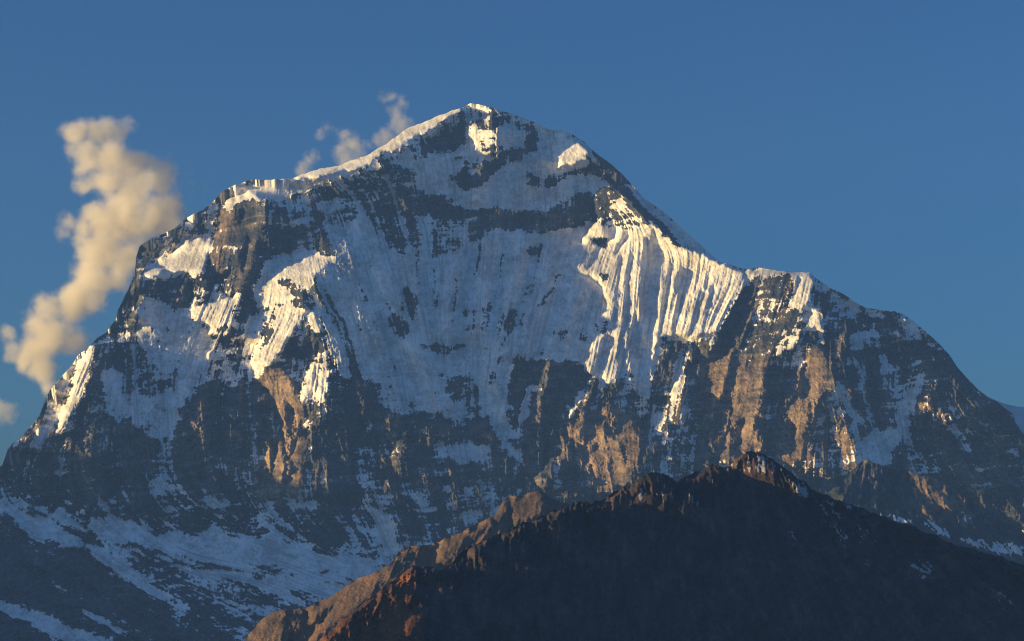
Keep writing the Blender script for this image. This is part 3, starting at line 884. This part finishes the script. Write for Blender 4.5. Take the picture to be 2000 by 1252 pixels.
def terrain_object(name, field, yref, vbot, rows, mat, rough_edge, back=18., floor=-13.):
    """the mountain as a mesh: front face below its skyline, foot down to the valley floor, and a back slope"""
    r, Pr, snow, och, tone, sx, sy = field
    us = r.U[0]
    topj = np.interp(us, sx, sy)
    jit = np.cumsum(np.random.RandomState(r.seed + 5).standard_normal(len(us)))
    q = 3 / r.h
    jit = blur(np.random.RandomState(r.seed + 6).standard_normal((3, len(us))), .8)[1] * 1.5 + blur(np.random.RandomState(r.seed + 7).standard_normal((3, len(us))), 2.5)[1] * 6
    topj = topj + jit * rough_edge
    t = np.linspace(0, 1, rows)[:, None]
    V = topj[None, :] + t * (vbot - topj[None, :])
    U = us[None, :] * np.ones((rows, 1))
    ci, cj = r.cells(U, V)
    S = lambda a: bil(a, ci, cj)
    y = yref - S(Pr) * yref / FOC
    X, Z = pixel_dir(U, V)
    F = np.stack([X * y, y, Z * y], -1)
    cov = np.stack([S(snow), S(och), S(tone)], -1)
    # back slope
    nb = 16
    B, BC = [], []
    rs = np.random.RandomState(r.seed + 9)
    for k in range(nb, 0, -1):
        b = F[0].copy()
        d = back * (k / nb) ** 1.3
        w = blur(rs.standard_normal((3, len(us))), 6)[1] * 6 * min(1, k / 3)
        b[:, 1] += d * 1.0 + np.abs(w) * .15
        b[:, 2] -= d * 1.05 + .25
        B.append(b)
        BC.append(cov[0])
    # foot
    E, EC = [], []
    for k in range(1, 9):
        b = F[-1].copy()
        f = k / 8.
        dz = (b[:, 2] - floor) * f
        b[:, 2] -= dz
        b[:, 1] -= dz * 1.1
        E.append(b)
        EC.append(cov[-1])
    P = np.concatenate([np.array(B), F, np.array(E)])
    cover = np.concatenate([np.array(BC), cov, np.array(EC)])
    return grid_mesh(name, P, cover, mat)

rock_high = terrain_material('limestone_and_snow', (.058, .069, .092), (.31, .215, .14), (.87, .83, .79))  # ochre brightened to carry the warm sunlight on lit faces
rock_low = terrain_material('brown_scree', (.125, .11, .10), (.19, .10, .06), (.6, .61, .63), 2.)
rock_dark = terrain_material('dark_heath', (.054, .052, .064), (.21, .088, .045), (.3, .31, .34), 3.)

massif = make_massif()
terrain_object('mountain', massif[:7], Y_MASSIF, 1300, int(1150 / RES), rock_high, .35, 22.)

FALL_DARK = [tuple(float(c) for c in q.split(',')) for q in "640,1240,-.4,1 800,1150,-.2,1 1000,1100,0,1 1280,980,0,1 1450,930,.1,1 1600,1030,.9,1 1800,1080,1,.7 1900,1150,1,.8 1500,1150,.4,1 1200,1150,-.1,1".split()]
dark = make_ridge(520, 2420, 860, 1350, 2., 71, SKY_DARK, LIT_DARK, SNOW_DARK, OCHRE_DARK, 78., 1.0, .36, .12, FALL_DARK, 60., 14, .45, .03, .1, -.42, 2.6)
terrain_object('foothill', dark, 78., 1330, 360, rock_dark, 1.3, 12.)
brown = make_ridge(420, 1520, 940, 1345, 2., 51, SKY_BROWN, LIT_BROWN, [], [(.5, pl("420,1345 420,1200 700,1080 1000,940 1300,1000 1300,1345"))], 118., .8, .34, .12,
                   [(500, 1240, -.3, 1), (700, 1170, -.5, 1), (1020, 1000, -.3, 1), (900, 1060, -.5, 1)], 30., 12, .9, .12)
terrain_object('rocky_ridge', brown, 118., 1330, 300, rock_low, .5, 12.)

FALL_SPUR = [(1650, 950, -.4, 1), (1750, 960, 0, 1), (1850, 990, .5, 1), (1950, 1060, .9, 1), (1800, 1030, .8, .6)]
spur = make_ridge(1470, 2420, 880, 1330, 2., 131, SKY_SPUR, LIT_SPUR, SNOW_SPUR, [(.7, pl("1770,915 1880,960 1880,1000 1780,1000"))], 165., .8, .33, .12, FALL_SPUR, 40., 12, .9, .12, .08, -.3, .8)
terrain_object('rocky_spur', spur, 165., 1310, 260, rock_high, .5, 10.)

# the farther snow ridge at the right edge
rf = Raster(1760, 3300, 740, 1200, 4., 91)
fs = (rf, (rf.V - 800) * .8 + 6 * grf(rf.shape, 3, 3, 60, 92), np.ones(rf.shape) * .9, np.zeros(rf.shape), .5 + .1 * grf(rf.shape, 2, 2, 20, 93), *zip(*SKY_FAR))
terrain_object('distant_ridge', fs, 226., 1150, 120, rock_high, .1, 6.)

# the range that stands west of the view and shades the foot of the face
def western_range():
    nx, ny = 90, 200
    x = np.linspace(-124, -72, nx)
    y = np.linspace(128, 232, ny)
    Xg, Yg = np.meshgrid(x, y)
    crest = np.interp(y, [128, 140, 152, 175, 200, 215, 232], [2, 8, WR[0], WR[1], WR[2], WR[2] - 1, 10])
    rg = grf((ny, nx), 3., 2, 40, 95)
    cr = crest[:, None] * np.clip(1 - np.abs(Xg + 98) / 30., 0, 1) ** .9
    z = -13 + (cr + 13) * np.clip(1 - np.abs(Xg + 98) / 27., 0, 1) ** .85 + rg * .35 * smooth(0, 8, np.abs(Xg + 98))
    P = np.stack([Xg, Yg, z], -1)
    sn = smooth(14, 22, z + 2 * rg)
    cov = np.stack([sn, np.zeros_like(sn) + .2, .5 + .15 * rg], -1)
    return grid_mesh('western_range', P[::-1], cov[::-1], rock_high)
WR = (12.5, 20., 26.)
western_range()

# valley floor
def valley_floor():
    nx, ny = 120, 150
    x = np.linspace(-138, 138, nx)
    y = np.linspace(-40, 249, ny)
    Xg, Yg = np.meshgrid(x, y)
    rg = grf((ny, nx), 3., 3, 60, 97)
    z = -13.6 + .5 * rg
    P = np.stack([Xg, Yg, z], -1)
    cov = np.stack([np.zeros_like(z), .25 + .1 * rg, .5 + .15 * rg], -1)
    return grid_mesh('ground', P[::-1], cov[::-1], rock_dark)
valley_floor()

# ---------------------------------------------------------------- clouds
Y_CLOUD = 256.
def cloud(label, balls, dens, scale, seed, soft=.42, group=None, color=(1., .96, .88)):
    k = Y_CLOUD / FOC
    pts = []
    rs = random.Random(seed)
    for (u, v, rad) in balls:
        X, Z = pixel_dir(np.array(float(u)), np.array(float(v)))
        yy = Y_CLOUD + rs.uniform(-.35, .35) * rad * k
        pts.append((Vector((float(X) * yy, yy, float(Z) * yy)), rad * k))
    cen = sum((p for p, _ in pts), Vector()) / len(pts)
    import bmesh
    bm = bmesh.new()
    for p, rad in pts:
        g = bmesh.ops.create_icosphere(bm, subdivisions=3, radius=rad * 1.3)
        for v in g['verts']:
            v.co += p - cen
    me = bpy.data.meshes.new('cloud')
    bm.to_mesh(me)
    bm.free()
    o = bpy.data.objects.new('cloud', me)
    o.location = cen
    C.collection.objects.link(o)
    rm = o.modifiers.new('skin', 'REMESH')
    rm.mode = 'VOXEL'
    rm.voxel_size = max(.25, min(r for _, r in pts) * .3)
    m = bpy.data.materials.new('cloud_vapour')
    m.use_nodes = True
    t = m.node_tree
    N, L = t.nodes, t.links
    N.remove(N['Principled BSDF'])
    tc = N.new('ShaderNodeTexCoord')
    nz0 = N.new('ShaderNodeTexNoise')
    nz0.inputs['Scale'].default_value = scale * .8
    nz0.inputs['Detail'].default_value = 4
    L.new(tc.outputs['Object'], nz0.inputs['Vector'])
    sub = N.new('ShaderNodeVectorMath'); sub.operation = 'MULTIPLY_ADD'
    L.new(nz0.outputs['Color'], sub.inputs[0])
    sub.inputs[1].default_value = (2.4, 2.4, 2.4)
    L.new(tc.outputs['Object'], sub.inputs[2])
    prev = None
    for p, rad in pts:
        q = p - cen + Vector((1.2, 1.2, 1.2))
        d = N.new('ShaderNodeVectorMath'); d.operation = 'DISTANCE'
        L.new(sub.outputs[0], d.inputs[0])
        d.inputs[1].default_value = q
        f = N.new('ShaderNodeMath'); f.operation = 'MULTIPLY_ADD'
        L.new(d.outputs['Value'], f.inputs[0])
        f.inputs[1].default_value = -1. / rad
        f.inputs[2].default_value = 1.
        if prev is None:
            prev = f
        else:
            s = N.new('ShaderNodeMath'); s.operation = 'SMOOTH_MAX'
            L.new(prev.outputs[0], s.inputs[0])
            L.new(f.outputs[0], s.inputs[1])
            s.inputs[2].default_value = .32
            prev = s
    nz = N.new('ShaderNodeTexNoise')
    nz.inputs['Scale'].default_value = scale
    nz.inputs['Detail'].default_value = 8
    nz.inputs['Roughness'].default_value = .68
    L.new(tc.outputs['Object'], nz.inputs['Vector'])
    a = N.new('ShaderNodeMath'); a.operation = 'MULTIPLY_ADD'
    L.new(nz.outputs[0], a.inputs[0])
    a.inputs[1].default_value = 2.3
    L.new(prev.outputs[0], a.inputs[2])
    mr = N.new('ShaderNodeMapRange')
    mr.interpolation_type = 'SMOOTHSTEP'
    mr.inputs[1].default_value = 1.31
    mr.inputs[2].default_value = 1.31 + soft
    mr.inputs[3].default_value = 0
    mr.inputs[4].default_value = dens
    L.new(a.outputs[0], mr.inputs[0])
    pv = N.new('ShaderNodeVolumePrincipled')
    pv.inputs['Color'].default_value = (*color, 1)
    pv.inputs['Anisotropy'].default_value = .1
    L.new(mr.outputs[0], pv.inputs['Density'])
    L.new(pv.outputs[0], N['Material Output'].inputs['Volume'])
    me.materials.append(m)
    o['label'] = label
    o['category'] = 'cloud'
    if group:
        o['group'] = group
    return o

def balls(s):
    return [tuple(float(c) for c in q.split(',')) for q in s.split()]

cloud('big ragged cream cloud rising beside the western shoulder of the peak',
      balls("150,260,40 185,262,34 215,252,38 235,258,36 247,246,28 172,300,50 215,305,56 258,325,46 205,360,58 262,370,70 308,352,56 335,398,56 285,330,44 168,360,32 128,440,34 160,452,44 195,430,62 250,425,78 305,415,62 338,450,44 322,400,40 350,438,34 "
            "205,490,66 250,505,56 185,545,58 228,545,46 145,592,56 185,590,40 100,608,46 70,632,46 108,652,58 66,685,50 44,710,40 145,665,46 82,722,42 96,758,28 22,690,34 16,655,28"),
      1.25, .25, 3, .9)
cloud('small pale cloud puff low at the edge of the sky below the big cloud', balls("14,803,32 -8,795,30"), .55, .5, 5, .9)
cloud('wispy tall cloud plume touching the snow ridge just below the summit', balls("760,192,26 787,198,22 774,220,28 784,245,32 790,268,24 758,268,26 738,272,24 722,282,20"), .55, .5, 7, 1.)
cloud('rounded pale cloud puff in the middle of the row above the snow ridge', balls("672,268,30 692,282,34 668,290,28 700,300,26 680,308,28"), .6, .5, 8, 1.)
cloud('little curved cloud puff at the low end of the snow ridge', balls("613,305,22 601,316,24 592,332,24"), .55, .7, 9, 1.)
cloud('tiny faint cloud wisp floating alone highest of the small wisps left of the plume', balls("640,248,18 628,260,18"), .35, .9, 10, 1.)
cloud('thin faint cloud wisp between the big cloud and the shoulder', balls("370,336,18 360,346,16 386,374,18 402,370,16"), .16, .9, 12, 1.)

# ---------------------------------------------------------------- air
def haze():
    import bmesh
    bm = bmesh.new()
    bmesh.ops.create_cube(bm, size=1.)
    me = bpy.data.meshes.new('haze')
    bm.to_mesh(me)
    bm.free()
    o = bpy.data.objects.new('haze', me)
    lo, hi = Vector((-140, -42, -16)), Vector((140, 250, 54))
    o.location = (lo + hi) / 2
    o.scale = hi - lo
    C.collection.objects.link(o)
    m = bpy.data.materials.new('haze')
    m.use_nodes = True
    t = m.node_tree
    t.nodes.remove(t.nodes['Principled BSDF'])
    pv = t.nodes.new('ShaderNodeVolumePrincipled')
    pv.inputs['Color'].default_value = (.19, .41, 1., 1)
    pv.inputs['Density'].default_value = HAZE
    pv.inputs['Anisotropy'].default_value = 0.
    t.links.new(pv.outputs[0], t.nodes['Material Output'].inputs['Volume'])
    me.materials.append(m)
    o['kind'] = 'stuff'
    return o
HAZE = .0012
haze()
